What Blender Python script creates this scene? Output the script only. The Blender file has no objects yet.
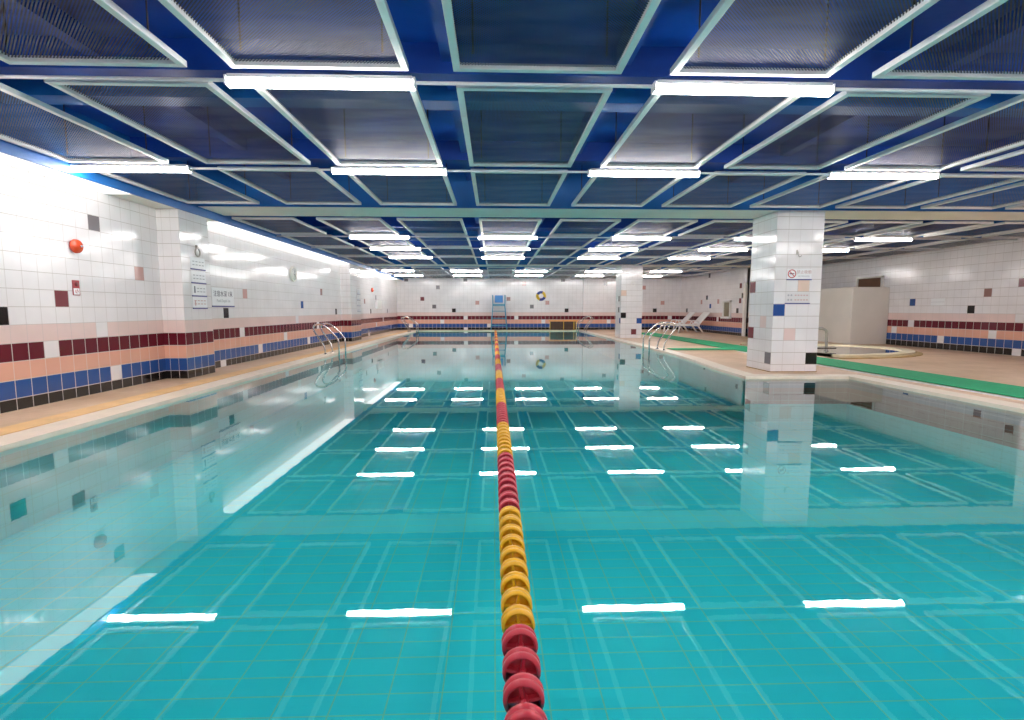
import bpy, bmesh, math, random
from math import pi, sin, cos
from mathutils import Matrix, Vector
random.seed(7)
S = bpy.context.scene
COL = S.collection

# ------------------------------------------------------------------ helpers
def link(o):
    COL.objects.link(o)
    return o

class MB:
    """collects shapes, then links them as ONE mesh object"""
    def __init__(s):
        s.bm = bmesh.new()
        s.uv = s.bm.loops.layers.uv.new('UVMap')
    def face(s, pts, mi=0, uvs=None, smooth=False):
        f = s.bm.faces.new([s.bm.verts.new(p) for p in pts])
        f.material_index = mi
        f.smooth = smooth
        if uvs:
            for l, u in zip(f.loops, uvs):
                l[s.uv].uv = u
        return f
    def box(s, lo, hi, mi=0, bev=0.0, mat=None):
        r = bmesh.ops.create_cube(s.bm, size=1.0)
        vs = r['verts']
        c = [(a + b) / 2 for a, b in zip(lo, hi)]
        d = [abs(b - a) for a, b in zip(lo, hi)]
        for v in vs:
            v.co = Vector((v.co.x * d[0] + c[0], v.co.y * d[1] + c[1], v.co.z * d[2] + c[2]))
        fs = set(f for v in vs for f in v.link_faces)
        if bev > 0:
            es = set(e for v in vs for e in v.link_edges)
            g = bmesh.ops.bevel(s.bm, geom=list(es), offset=bev, segments=2, affect='EDGES', profile=0.5)
            fs = set(f for f in g['faces']) | set(f for f in fs if f.is_valid)
            vs = list(set(v for f in fs for v in f.verts))
        if mat is not None:
            for v in vs:
                v.co = mat @ v.co
        for f in fs:
            f.material_index = mi
        return s
    def cyl(s, p0, p1, r, mi=0, seg=12, r2=None, smooth=True):
        p0, p1 = Vector(p0), Vector(p1)
        d = p1 - p0
        r2 = r if r2 is None else r2
        q = d.to_track_quat('Z', 'Y').to_matrix()
        a, b = [], []
        for i in range(seg):
            t = 2 * pi * i / seg
            u = q @ Vector((cos(t), sin(t), 0))
            a.append(s.bm.verts.new(p0 + u * r)); b.append(s.bm.verts.new(p1 + u * r2))
        for i in range(seg):
            j = (i + 1) % seg
            f = s.bm.faces.new([a[i], a[j], b[j], b[i]]); f.smooth = smooth; f.material_index = mi
        f = s.bm.faces.new(a[::-1]); f.material_index = mi
        f = s.bm.faces.new(b); f.material_index = mi
        return s
    def tube(s, pts, r, mi=0, seg=10, closed=False):
        pts = [Vector(p) for p in pts]
        n = len(pts)
        rings = []
        prev = None
        for i, p in enumerate(pts):
            if closed:
                t = (pts[(i + 1) % n] - pts[i - 1]).normalized()
            else:
                t = (pts[min(i + 1, n - 1)] - pts[max(i - 1, 0)]).normalized()
            if prev is None:
                ref = Vector((0, 0, 1)) if abs(t.z) < .9 else Vector((0, 1, 0))
                nrm = t.cross(ref).normalized()
            else:
                nrm = (prev - t * prev.dot(t)).normalized()
            prev = nrm
            b = t.cross(nrm)
            rings.append([s.bm.verts.new(p + (nrm * cos(2 * pi * k / seg) + b * sin(2 * pi * k / seg)) * r) for k in range(seg)])
        m = n if closed else n - 1
        for i in range(m):
            A, B = rings[i], rings[(i + 1) % n]
            for k in range(seg):
                l = (k + 1) % seg
                f = s.bm.faces.new([A[k], A[l], B[l], B[k]]); f.smooth = True; f.material_index = mi
        if not closed:
            f = s.bm.faces.new(rings[0][::-1]); f.material_index = mi
            f = s.bm.faces.new(rings[-1]); f.material_index = mi
        return s
    def lathe(s, prof, M=None, mi=0, seg=24, mifn=None, a0=0.0):
        """profile of (radius, height) turned about local Z; closed profile"""
        M = M or Matrix.Identity(4)
        rings = []
        for r, h in prof:
            if r < 1e-6:
                rings.append([s.bm.verts.new(M @ Vector((0, 0, h)))])
            else:
                rings.append([s.bm.verts.new(M @ Vector((r * cos(a0 + 2 * pi * k / seg), r * sin(a0 + 2 * pi * k / seg), h))) for k in range(seg)])
        for i in range(len(rings) - 1):
            A, B = rings[i], rings[i + 1]
            for k in range(seg):
                l = (k + 1) % seg
                if len(A) == 1 and len(B) == 1: continue
                if len(A) == 1: vs = [A[0], B[l], B[k]]
                elif len(B) == 1: vs = [A[k], A[l], B[0]]
                else: vs = [A[k], A[l], B[l], B[k]]
                f = s.bm.faces.new(vs); f.smooth = True
                f.material_index = mifn(k) if mifn else mi
        return s
    def prism(s, poly, z0, z1, mi=0):
        a = [s.bm.verts.new((x, y, z0)) for x, y in poly]
        b = [s.bm.verts.new((x, y, z1)) for x, y in poly]
        n = len(poly)
        for i in range(n):
            j = (i + 1) % n
            f = s.bm.faces.new([a[i], a[j], b[j], b[i]]); f.material_index = mi
        f = s.bm.faces.new(a[::-1]); f.material_index = mi
        f = s.bm.faces.new(b); f.material_index = mi
        return s
    def build(s, name, mats, parent=None, fix=True):
        if fix:
            bmesh.ops.recalc_face_normals(s.bm, faces=s.bm.faces[:])
        me = bpy.data.meshes.new(name)
        s.bm.to_mesh(me); s.bm.free()
        for m in (mats if isinstance(mats, (list, tuple)) else [mats]):
            me.materials.append(m)
        o = bpy.data.objects.new(name, me)
        link(o)
        if parent: o.parent = parent
        return o

def tag(o, label, cat, group=None, kind=None):
    o['label'] = label; o['category'] = cat
    if group: o['group'] = group
    if kind: o['kind'] = kind
    return o

def thing(name, label, cat, loc=(0, 0, 0), M=None, group=None):
    o = bpy.data.objects.new(name, None); link(o)
    if M is not None: o.matrix_world = M
    else: o.location = loc
    o.empty_display_size = .1
    return tag(o, label, cat, group)

def struct(o):
    o['kind'] = 'structure'
    return o

def copy_tree(o, parent=None):
    c = o.copy(); COL.objects.link(c)
    if parent: c.parent = parent
    for ch in list(o.children): copy_tree(ch, c)
    return c

def frame(origin, X, Y, Z):
    M = Matrix.Identity(4)
    for i, v in enumerate((X, Y, Z)):
        for k in range(3): M[k][i] = v[k]
    for k in range(3): M[k][3] = origin[k]
    return M
def on_left(y, z, x=-4.93):  return frame((x, y, z), (0, 1, 0), (0, 0, 1), (1, 0, 0))
def on_right(y, z, x=11.75): return frame((x, y, z), (0, -1, 0), (0, 0, 1), (-1, 0, 0))
def on_front(x, z, y=8.34):  return frame((x, y, z), (1, 0, 0), (0, 0, 1), (0, -1, 0))

# ------------------------------------------------------------------ materials
MATS = {}
def newmat(name):
    m = bpy.data.materials.new(name); m.use_nodes = True
    nt = m.node_tree
    return m, nt, nt.nodes['Principled BSDF']
def N(nt, t, **kw):
    n = nt.nodes.new(t)
    for k, v in kw.items(): setattr(n, k, v)
    return n
def math_(nt, op, a, b=None):
    n = N(nt, 'ShaderNodeMath', operation=op)
    for i, v in enumerate((a, b)):
        if v is None: continue
        if isinstance(v, (int, float)): n.inputs[i].default_value = v
        else: nt.links.new(v, n.inputs[i])
    return n.outputs[0]

def plain(name, col, rough=.5, metal=0.0, var=.08, scale=6.0, coat=0.0, bump=0.0, bscale=60):
    m, nt, b = newmat(name)
    tc = N(nt, 'ShaderNodeTexCoord')
    nz = N(nt, 'ShaderNodeTexNoise'); nz.inputs['Scale'].default_value = scale; nz.inputs['Detail'].default_value = 4
    nt.links.new(tc.outputs['Object'], nz.inputs['Vector'])
    rp = N(nt, 'ShaderNodeValToRGB')
    rp.color_ramp.elements[0].position = .3; rp.color_ramp.elements[1].position = .7
    rp.color_ramp.elements[0].color = tuple(max(0, c * (1 - var)) for c in col) + (1,)
    rp.color_ramp.elements[1].color = tuple(min(1, c * (1 + var)) for c in col) + (1,)
    nt.links.new(nz.outputs['Fac'], rp.inputs['Fac'])
    nt.links.new(rp.outputs['Color'], b.inputs['Base Color'])
    b.inputs['Roughness'].default_value = rough; b.inputs['Metallic'].default_value = metal
    b.inputs['Coat Weight'].default_value = coat
    if bump > 0:
        n2 = N(nt, 'ShaderNodeTexNoise'); n2.inputs['Scale'].default_value = bscale
        nt.links.new(tc.outputs['Object'], n2.inputs['Vector'])
        bp = N(nt, 'ShaderNodeBump'); bp.inputs['Strength'].default_value = bump; bp.inputs['Distance'].default_value = .01
        nt.links.new(n2.outputs['Fac'], bp.inputs['Height']); nt.links.new(bp.outputs['Normal'], b.inputs['Normal'])
    return m

def tilemat(name, col, grout, rough=.13, g=.022, var=.05, vf=1.0):
    """glazed wall tile: one tile per face, the joint drawn from the tile's own UV square"""
    m, nt, b = newmat(name)
    uv = N(nt, 'ShaderNodeUVMap'); uv.uv_map = 'UVMap'
    sp = N(nt, 'ShaderNodeSeparateXYZ'); nt.links.new(uv.outputs['UV'], sp.inputs[0])
    u = math_(nt, 'ABSOLUTE', math_(nt, 'SUBTRACT', sp.outputs[0], .5))
    v = math_(nt, 'ABSOLUTE', math_(nt, 'SUBTRACT', sp.outputs[1], .5))
    k = math_(nt, 'GREATER_THAN', math_(nt, 'MAXIMUM', u, v), .5 - g)
    geo = N(nt, 'ShaderNodeTexCoord')
    nz = N(nt, 'ShaderNodeTexNoise'); nz.inputs['Scale'].default_value = 2.3; nz.inputs['Detail'].default_value = 3
    nt.links.new(geo.outputs['Object'], nz.inputs['Vector'])
    rp = N(nt, 'ShaderNodeValToRGB')
    rp.color_ramp.elements[0].position = .3; rp.color_ramp.elements[1].position = .7
    rp.color_ramp.elements[0].color = tuple(c * (1 - var) for c in col) + (1,)
    rp.color_ramp.elements[1].color = tuple(min(1, c * (1 + var)) for c in col) + (1,)
    nt.links.new(nz.outputs['Fac'], rp.inputs['Fac'])
    mx = N(nt, 'ShaderNodeMix', data_type='RGBA')
    kh = math_(nt, 'GREATER_THAN', v, .5 - g)
    nt.links.new(math_(nt, 'MAXIMUM', kh, math_(nt, 'MULTIPLY', k, vf)), mx.inputs[0]); nt.links.new(rp.outputs['Color'], mx.inputs[6])
    mx.inputs[7].default_value = tuple(grout) + (1,)
    nt.links.new(mx.outputs[2], b.inputs['Base Color'])
    nt.links.new(math_(nt, 'ADD', math_(nt, 'MULTIPLY', k, .5), rough), b.inputs['Roughness'])
    # each tile sits very slightly proud of the joint, with a hint of glaze waviness
    n2 = N(nt, 'ShaderNodeTexNoise'); n2.inputs['Scale'].default_value = 5.0
    nt.links.new(geo.outputs['Object'], n2.inputs['Vector'])
    h = math_(nt, 'SUBTRACT', math_(nt, 'MULTIPLY', n2.outputs['Fac'], .35), math_(nt, 'MULTIPLY', k, .5))
    bp = N(nt, 'ShaderNodeBump'); bp.inputs['Strength'].default_value = .25; bp.inputs['Distance'].default_value = .004
    nt.links.new(h, bp.inputs['Height']); nt.links.new(bp.outputs['Normal'], b.inputs['Normal'])
    return m

GW = (.50, .45, .42)
GD = (.62, .56, .54)
TILE = [
    ('white',    tilemat('white_glazed_tile', (.84, .81, .81), GW, vf=.55)),
    ('pink',     tilemat('pale_pink_tile', (.80, .62, .58), (.66, .53, .50))),
    ('peach',    tilemat('peach_tile', (.78, .42, .31), (.74, .56, .48))),
    ('burgundy', tilemat('burgundy_tile', (.135, .012, .024), GD)),
    ('blue',     tilemat('blue_tile', (.025, .085, .30), GD)),
    ('black',    tilemat('black_tile', (.012, .010, .011), GD)),
    ('gray',     tilemat('grey_tile', (.20, .18, .19), GD)),
    ('rose',     tilemat('rose_tile', (.62, .36, .33), GW)),
    ('brown',    tilemat('brown_rose_tile', (.30, .15, .13), GW)),
    ('wine',     tilemat('wine_accent_tile', (.20, .045, .055), GW)),
    ('salmon',   tilemat('light_peach_tile', (.80, .60, .50), GW)),
]
TI = {k: i for i, (k, _) in enumerate(TILE)}
TM = [m for _, m in TILE]

M_blue   = plain('blue_ceiling_paint', (.003, .058, .36), .45, var=.35, scale=1.3, bump=.1, bscale=14)
M_blue2  = plain('bright_blue_paint', (.010, .15, .48), .4, var=.15, scale=2)
M_white  = plain('white_plaster', (.80, .79, .76), .7, var=.03)
M_cream  = plain('cream_plaster', (.84, .81, .74), .6, var=.04, scale=2)
M_frame  = plain('pale_grey_painted_metal', (.84, .81, .78), .42, var=.05)
M_house  = plain('white_lamp_housing', (.82, .82, .82), .4, var=.02)
M_chrome = plain('brushed_stainless_steel', (.62, .60, .58), .16, 1.0, var=.05, scale=20)
M_plastic= plain('white_moulded_plastic', (.85, .83, .80), .3, var=.02)
M_red    = plain('red_float_plastic', (.56, .028, .050), .32, var=.10, scale=25, bump=.05)
M_yellow = plain('yellow_float_plastic', (.85, .44, .006), .32, var=.08, scale=25, bump=.05)
M_cable  = plain('steel_cable', (.5, .5, .5), .3, 1.0)
M_green  = plain('green_matting', (.016, .36, .15), .75, var=.10, scale=9, bump=.5, bscale=220)
M_yelstrip = plain('yellow_deck_paint', (.82, .52, .22), .5, var=.10, scale=5)
M_cope   = plain('cream_coping_tile', (.86, .73, .58), .35, var=.07, scale=4)
M_signw  = plain('white_sign_board', (.86, .86, .87), .35, var=.01)
M_stripe = plain('indigo_sign_stripe', (.05, .045, .22), .4, var=.03)
M_ink    = plain('dark_ink', (.09, .08, .12), .5, var=.02)
M_inkp   = plain('faded_pink_ink', (.62, .42, .40), .5, var=.02)
M_inkg   = plain('faded_grey_ink', (.45, .44, .46), .5, var=.02)
M_signred= plain('sign_red', (.58, .06, .07), .4, var=.02)
M_bell   = plain('orange_red_bell_paint', (.70, .075, .02), .22, var=.05, coat=.4)
M_pull   = plain('dark_red_board', (.42, .045, .06), .4, var=.04)
M_chair  = plain('turquoise_blue_paint', (.05, .30, .46), .4, var=.06)
M_chairb = plain('mid_blue_plastic', (.06, .26, .62), .4, var=.05)
M_rail   = plain('yellow_rail_paint', (.72, .48, .04), .4, var=.08)
M_railo  = plain('orange_rail_paint', (.80, .36, .06), .4, var=.08)
M_brown  = plain('dark_brown_board', (.06, .030, .018), .6, var=.2)
M_wood   = plain('brown_board', (.17, .075, .035), .6, var=.2, scale=3)
M_part   = plain('off_white_partition_paint', (.74, .70, .63), .5, var=.03, scale=2)
M_ringb  = plain('lifebuoy_blue', (.02, .055, .28), .45, var=.04)
M_ringy  = plain('lifebuoy_yellow', (.80, .52, .03), .45, var=.04)
M_dark   = plain('dark_grate_metal', (.05, .035, .025), .5, var=.1)
M_clockf = plain('clock_face', (.82, .80, .76), .35, var=.01)
M_steel2 = plain('grey_clock_rim', (.42, .40, .36), .35, .6)
M_cond   = plain('white_conduit', (.85, .85, .85), .4, var=.03)
M_glassy = plain('grey_green_pane', (.22, .19, .12), .12, var=.2, scale=2)

def emis(name, col, st):
    m, nt, b = newmat(name)
    nt.nodes.remove(b)
    e = N(nt, 'ShaderNodeEmission'); e.inputs[0].default_value = tuple(col) + (1,); e.inputs[1].default_value = st
    nt.links.new(e.outputs[0], nt.nodes['Material Output'].inputs[0])
    return m
M_tube = emis('tube_light_glow', (1, .945, .925), 17.0)
M_cove = emis('cove_light_glow', (1, .965, .945), .6)

# deck: small beige mosaic with worn patches
def deckmat():
    m, nt, b = newmat('beige_deck_mosaic')
    tc = N(nt, 'ShaderNodeTexCoord')
    br = N(nt, 'ShaderNodeTexBrick'); br.offset = 0.0
    br.inputs['Scale'].default_value = 1.0
    br.inputs['Brick Width'].default_value = .1; br.inputs['Row Height'].default_value = .1
    br.inputs['Mortar Size'].default_value = .004; br.inputs['Mortar Smooth'].default_value = .3
    br.inputs['Color1'].default_value = (.74, .525, .35, 1)
    br.inputs['Color2'].default_value = (.79, .58, .405, 1)
    br.inputs['Mortar'].default_value = (.68, .48, .33, 1)
    nt.links.new(tc.outputs['Object'], br.inputs['Vector'])
    nz = N(nt, 'ShaderNodeTexNoise'); nz.inputs['Scale'].default_value = .9; nz.inputs['Detail'].default_value = 6; nz.inputs['Roughness'].default_value = .65
    nt.links.new(tc.outputs['Object'], nz.inputs['Vector'])
    rp = N(nt, 'ShaderNodeValToRGB')
    rp.color_ramp.elements[0].position = .36; rp.color_ramp.elements[0].color = (.80, .74, .62, 1)
    rp.color_ramp.elements[1].position = .66; rp.color_ramp.elements[1].color = (1.06, 1.04, 1.04, 1)
    nt.links.new(nz.outputs['Fac'], rp.inputs['Fac'])
    mx = N(nt, 'ShaderNodeMix', data_type='RGBA', blend_type='MULTIPLY'); mx.inputs[0].default_value = 1
    nt.links.new(br.outputs['Color'], mx.inputs[6]); nt.links.new(rp.outputs['Color'], mx.inputs[7])
    nt.links.new(mx.outputs[2], b.inputs['Base Color'])
    b.inputs['Roughness'].default_value = .42
    return m
M_deck = deckmat()

def poolmat(name, c1, c2, mort, w, h):
    m, nt, b = newmat(name)
    tc = N(nt, 'ShaderNodeTexCoord')
    br = N(nt, 'ShaderNodeTexBrick'); br.offset = 0.0
    br.inputs['Scale'].default_value = 1.0
    br.inputs['Brick Width'].default_value = w; br.inputs['Row Height'].default_value = h
    br.inputs['Mortar Size'].default_value = .0038; br.inputs['Mortar Smooth'].default_value = .2
    br.inputs['Color1'].default_value = c1 + (1,); br.inputs['Color2'].default_value = c2 + (1,)
    br.inputs['Mortar'].default_value = mort + (1,)
    uv = N(nt, 'ShaderNodeUVMap'); uv.uv_map = 'UVMap'
    nt.links.new(uv.outputs['UV'], br.inputs['Vector'])
    nt.links.new(br.outputs['Color'], b.inputs['Base Color'])
    b.inputs['Roughness'].default_value = .35
    return m
M_pfloor = poolmat('aqua_pool_floor_tile', (.060, .84, .89), (.068, .87, .91), (.36, .78, .56), .24, .122)
M_pwall  = poolmat('pale_aqua_pool_wall_tile', (.40, .86, .84), (.42, .88, .86), (.38, .78, .70), .24, .122)

M_pband = poolmat('brown_waterline_tile', (.30, .13, .09), (.34, .16, .11), (.4, .35, .3), .24, .122)
M_pband2 = poolmat('grey_waterline_tile', (.16, .20, .24), (.18, .22, .26), (.4, .4, .4), .24, .122)

def watermat(name, tint, ior=1.72):
    m, nt, b = newmat(name)
    nt.nodes.remove(b)
    tr = N(nt, 'ShaderNodeBsdfTransparent'); tr.inputs[0].default_value = tint + (1,)
    gl = N(nt, 'ShaderNodeBsdfGlossy'); gl.inputs['Color'].default_value = (1, 1, 1, 1); gl.inputs['Roughness'].default_value = .012
    fr = N(nt, 'ShaderNodeFresnel'); fr.inputs['IOR'].default_value = ior
    tc = N(nt, 'ShaderNodeTexCoord')
    nz = N(nt, 'ShaderNodeTexNoise'); nz.inputs['Scale'].default_value = 9.0; nz.inputs['Detail'].default_value = 2
    nt.links.new(tc.outputs['Object'], nz.inputs['Vector'])
    bp = N(nt, 'ShaderNodeBump'); bp.inputs['Strength'].default_value = .035; bp.inputs['Distance'].default_value = .004
    nt.links.new(nz.outputs['Fac'], bp.inputs['Height'])
    nt.links.new(bp.outputs['Normal'], gl.inputs['Normal'])
    mx = N(nt, 'ShaderNodeMixShader')
    nt.links.new(fr.outputs[0], mx.inputs[0]); nt.links.new(tr.outputs[0], mx.inputs[1]); nt.links.new(gl.outputs[0], mx.inputs[2])
    nt.links.new(mx.outputs[0], nt.nodes['Material Output'].inputs[0])
    return m
M_water = watermat('clear_pool_water', (.80, .995, .995))

def meshmat():
    """expanded metal sheet: real see-through openings in a fine staggered grid"""
    m, nt, b = newmat('expanded_metal_mesh')
    b.inputs['Base Color'].default_value = (.17, .17, .19, 1)
    b.inputs['Roughness'].default_value = .45; b.inputs['Metallic'].default_value = .35
    tc = N(nt, 'ShaderNodeTexCoord')
    sp = N(nt, 'ShaderNodeSeparateXYZ'); nt.links.new(tc.outputs['Object'], sp.inputs[0])
    k = 2 * pi / .017
    a = math_(nt, 'MULTIPLY', math_(nt, 'ADD', sp.outputs[0], sp.outputs[1]), k * .8)
    c = math_(nt, 'MULTIPLY', math_(nt, 'SUBTRACT', sp.outputs[0], sp.outputs[1]), k * .8)
    v = math_(nt, 'ADD', math_(nt, 'SINE', a), math_(nt, 'SINE', c))
    hole = math_(nt, 'GREATER_THAN', v, -.55)
    nz = N(nt, 'ShaderNodeTexNoise'); nz.inputs['Scale'].default_value = 1.6; nz.inputs['Detail'].default_value = 5
    mp = N(nt, 'ShaderNodeMapping'); mp.inputs['Scale'].default_value = (.7, 3.0, 1)
    nt.links.new(tc.outputs['Object'], mp.inputs[0]); nt.links.new(mp.outputs[0], nz.inputs['Vector'])
    rp = N(nt, 'ShaderNodeValToRGB')
    rp.color_ramp.elements[0].position = .40; rp.color_ramp.elements[0].color = (.012, .012, .018, 1)
    rp.color_ramp.elements[1].position = .62; rp.color_ramp.elements[1].color = (.12, .12, .135, 1)
    nt.links.new(nz.outputs['Fac'], rp.inputs['Fac']); nt.links.new(rp.outputs['Color'], b.inputs['Base Color'])
    tr = N(nt, 'ShaderNodeBsdfTransparent')
    mx = N(nt, 'ShaderNodeMixShader')
    nt.links.new(hole, mx.inputs[0]); nt.links.new(b.outputs[0], mx.inputs[1]); nt.links.new(tr.outputs[0], mx.inputs[2])
    nt.links.new(mx.outputs[0], nt.nodes['Material Output'].inputs[0])
    return m
M_mesh = meshmat()

# ------------------------------------------------------------------ tiled surfaces
def rng(a, b, step, phase):
    """tile edges from a to b on the grid phase + k*step"""
    k = math.ceil((a - phase) / step + 1e-6)
    e = [a]
    while phase + k * step < b - 1e-6:
        if phase + k * step > a + 1e-4: e.append(phase + k * step)
        k += 1
    e.append(b)
    return e

BAND = ['black', 'blue', 'peach', 'burgundy', 'pink']
def tilegrid(mb, P, us, zs, accents=(), band=True, step=.2):
    """P(u, z) -> point; us, zs tile edges; accents (u, z, colour)"""
    acc = {}
    for u, z, c in accents:
        for i in range(len(us) - 1):
            if us[i] <= u < us[i + 1]:
                for j in range(len(zs) - 1):
                    if zs[j] <= z < zs[j + 1]: acc[(i, j)] = c
    for i in range(len(us) - 1):
        for j in range(len(zs) - 1):
            c = acc.get((i, j)) or (BAND[j] if band and j < 5 else 'white')
            fu = min(1, (us[i + 1] - us[i]) / step); fz = min(1, (zs[j + 1] - zs[j]) / step)
            pts = [P(us[i], zs[j]), P(us[i + 1], zs[j]), P(us[i + 1], zs[j + 1]), P(us[i], zs[j + 1])]
            u0 = 0 if i else 1 - fu
            z0 = 0 if j else 1 - fz
            mb.face(pts, TI[c], [(u0, z0), (u0 + fu, z0), (u0 + fu, z0 + fz), (u0, z0 + fz)])

ZL = [0, .12, .31, .50, .69, .875] + [.875 + .1875 * k for k in range(1, 13)]
ZR = [0, .155, .345, .545, .735, .935] + [.935 + .2 * k for k in range(1, 12)]
ZF = [0, .12, .31, .52, .71, .89] + [.89 + .195 * k for k in range(1, 13)]

# left wall
mb = MB()
acc = [(6.64, 2.06, 'gray'), (6.09, 1.145, 'wine'), (5.35, .95, 'black'), (7.43, 1.53, 'rose'), (6.66, .78, 'white'), (5.9, .6, 'white'), (6.87, .21, 'white'),
       (9.7, .97, 'black'), (10.48, 1.35, 'rose'), (13.46, 1.17, 'blue'), (15.04, 1.55, 'brown'), (17.05, 1.38, 'rose'), (16.44, .99, 'black'),
       (10.3, .6, 'white'), (14.66, .6, 'white'), (12.3, .4, 'white'), (11.12, .22, 'white'), (13.88, .22, 'white'), (9.53, .06, 'white'), (13.1, .78, 'white'),
       (21.0, .97, 'black'), (21.8, 1.55, 'gray'), (20.03, 1.4, 'brown'), (24.06, 1.01, 'gray'), (21.91, .43, 'white'), (20.45, .08, 'white'), (24.9, .22, 'white'), (23.26, .6, 'white'),
       (16.9, .4, 'white'), (4.1, .21, 'white'), (3.3, 1.5, 'wine'), (4.2, 1.9, 'blue')]
tilegrid(mb, lambda u, z: (-4.93, u, z), rng(-3, 26.6, .19, 6.0), ZL, acc, step=.19)
mb.box((-5.15, -3.2, -.3), (-4.935, 26.8, 3.3), 0)
wl = struct(mb.build('wall_left', TM, fix=False))

# far wall
mb = MB()
acc = [(-4.39, 2.5, 'gray'), (-2.95, 2.14, 'gray'), (-3.56, 1.57, 'wine'), (-3.14, 1.18, 'gray'), (-1.51, 2.54, 'gray'), (-.9, 1.39, 'rose'), (-2.13, .98, 'black'), (1.54, 2.36, 'rose'),
       (.73, 1.6, 'brown'), (1.95, 1.21, 'gray'), (3.58, 2.55, 'gray'), (2.78, 1.42, 'rose'), (3.8, 1.03, 'black'), (5.78, 2.39, 'gray'), (7.85, 2.21, 'rose'), (8.67, 1.43, 'rose'), (8.26, 1.03, 'black'),
       (-1.51, .63, 'white'), (1.15, .62, 'white'), (-2.72, .43, 'white'), (-.28, .24, 'white'), (-1.51, .04, 'white'), (2.58, .43, 'white'), (6.01, .43, 'white'), (-4.2, .23, 'white'), (9.06, .65, 'white')]
tilegrid(mb, lambda u, z: (u, 26.6, z), rng(-4.93, 9.7, .2, .05), ZF, acc)
mb.box((-5.15, 26.605, -.3), (9.9, 26.8, 3.3), 0)
struct(mb.build('wall_far', TM, fix=False))
# far wall pilaster on the pillar line
mb = MB()
X0, X1, Y0 = 4.58, 5.36, 26.4
tilegrid(mb, lambda u, z: (u, Y0, z), rng(X0, X1, .195, X0), ZF, [], step=.2)
tilegrid(mb, lambda u, z: (X0, 26.6 - u, z), [0, .2], ZF, [])
tilegrid(mb, lambda u, z: (X1, Y0 + u, z), [0, .2], ZF, [])
struct(mb.build('wall_far_pilaster', TM, fix=False))

# right wall (near), the return wall and the right wall of the far bay
mb = MB()
acc = [(14.24, 1.24, 'blue'), (12.35, 1.04, 'black'), (11.95, 1.44, 'brown'), (11.15, 1.64, 'wine'), (14.06, .64, 'white'), (14.85, .44, 'white'), (11.75, .44, 'white'), (13.05, .25, 'white'), (11.1, .80, 'white'), (11.15, .05, 'white'),
       (9.3, 1.2, 'rose'), (8.3, 1.6, 'blue'), (7.1, 1.04, 'black'), (8.0, .64, 'white'), (6.2, .44, 'white')]
tilegrid(mb, lambda u, z: (11.75, -u, z), rng(-19.4, 3, .2, -12.45), ZR, [(-y, z, c) for y, z, c in acc])
mb.box((11.755, -3.2, -.3), (11.95, 19.6, 3.3), 0)
struct(mb.build('wall_right', TM, fix=False))
mb = MB()
tilegrid(mb, lambda u, z: (u, 19.4, z), rng(9.7, 11.75, .2, 9.7), ZR)
mb.box((9.7, 19.405, -.3), (11.95, 19.6, 3.3), 0)
struct(mb.build('wall_return', TM, fix=False))
mb = MB()
acc = [(23.02, 2.54, 'gray'), (23.39, 1.63, 'black'), (23.99, 1.44, 'rose'), (22.81, 1.25, 'blue'), (22.03, 1.44, 'rose'), (25.64, 1.04, 'black'), (20.16, 1.92, 'wine'), (19.97, 1.64, 'black'), (20.2, 1.45, 'wine'), (20.35, 1.04, 'black'), (22.2, .64, 'white')]
tilegrid(mb, lambda u, z: (9.7, -u, z), rng(-26.6, -19.4, .2, -26.6), ZF, [(-y, z, c) for y, z, c in acc])
mb.box((9.705, 19.6, -.3), (9.9, 26.8, 3.3), 0)
struct(mb.build('wall_right_recess', TM, fix=False))
# wall behind the photographer
mb = MB()
tilegrid(mb, lambda u, z: (-u, -3.0, z), rng(-11.75, 4.93, .2, 0), ZR)
mb.box((-5.15, -3.2, -.3), (11.95, -3.005, 3.3), 0)
struct(mb.build('wall_back', TM, fix=False))

# pillars
ZC = [0, .126] + [.126 + .2 * k for k in range(1, 13)] + [2.626]
def pillar(name, x0, y0, x1, y1, front=(), left=()):
    mb = MB()
    q = .195
    fu = [x0, x0 + .198, x0 + .392, x0 + .584, x1]
    du = [0, .2, .4, .6, y1 - y0]
    tilegrid(mb, lambda u, z: (u, y0, z), fu, ZC, [((fu[i] + fu[i + 1]) / 2, (ZC[j] + ZC[j + 1]) / 2, c) for i, j, c in front], False)
    tilegrid(mb, lambda u, z: (x0, y1 - u, z), du, ZC, [((du[i] + du[i + 1]) / 2, (ZC[j] + ZC[j + 1]) / 2, c) for i, j, c in left], False)
    tilegrid(mb, lambda u, z: (x1, y0 + u, z), du, ZC, [], False)
    tilegrid(mb, lambda u, z: (x1 - u, y1, z), [0, .2, .4, .6, x1 - x0], ZC, [], False)
    o = struct(mb.build(name, TM, fix=False))
    return o
pillar('pillar', 4.58, 8.34, 5.36, 9.14, [(3, 1, 'black'), (1, 3, 'pink'), (0, 5, 'blue'), (2, 7, 'salmon')],
       [(3, 1, 'gray'), (0, 3, 'wine'), (2, 4, 'pink'), (0, 7, 'wine')])
pillar('pillar', 4.60, 18.63, 5.38, 19.43, [(0, 8, 'salmon'), (0, 4, 'black'), (3, 3, 'blue'), (2, 1, 'wine')], [(2, 7, 'black'), (2, 5, 'black'), (3, 3, 'blue')])
pillar('pillar', 9.84, 8.34, 10.62, 9.14)
mb = MB(); mb.box((9.62, 19.55, 0), (9.75, 19.72, 2.05), bev=.01); struct(mb.build('trim_9', M_cream))
# dark stained joint round the foot of the nearest pillar
mb = MB()
for lo, hi in (((4.572, 8.332, 0), (5.368, 8.34, .012)), ((4.572, 8.34, 0), (4.58, 9.14, .012))): mb.box(lo, hi)
struct(mb.build('trim_1', plain('rust_stained_joint', (.33, .19, .05), .7, var=.5, scale=12)))

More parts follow.
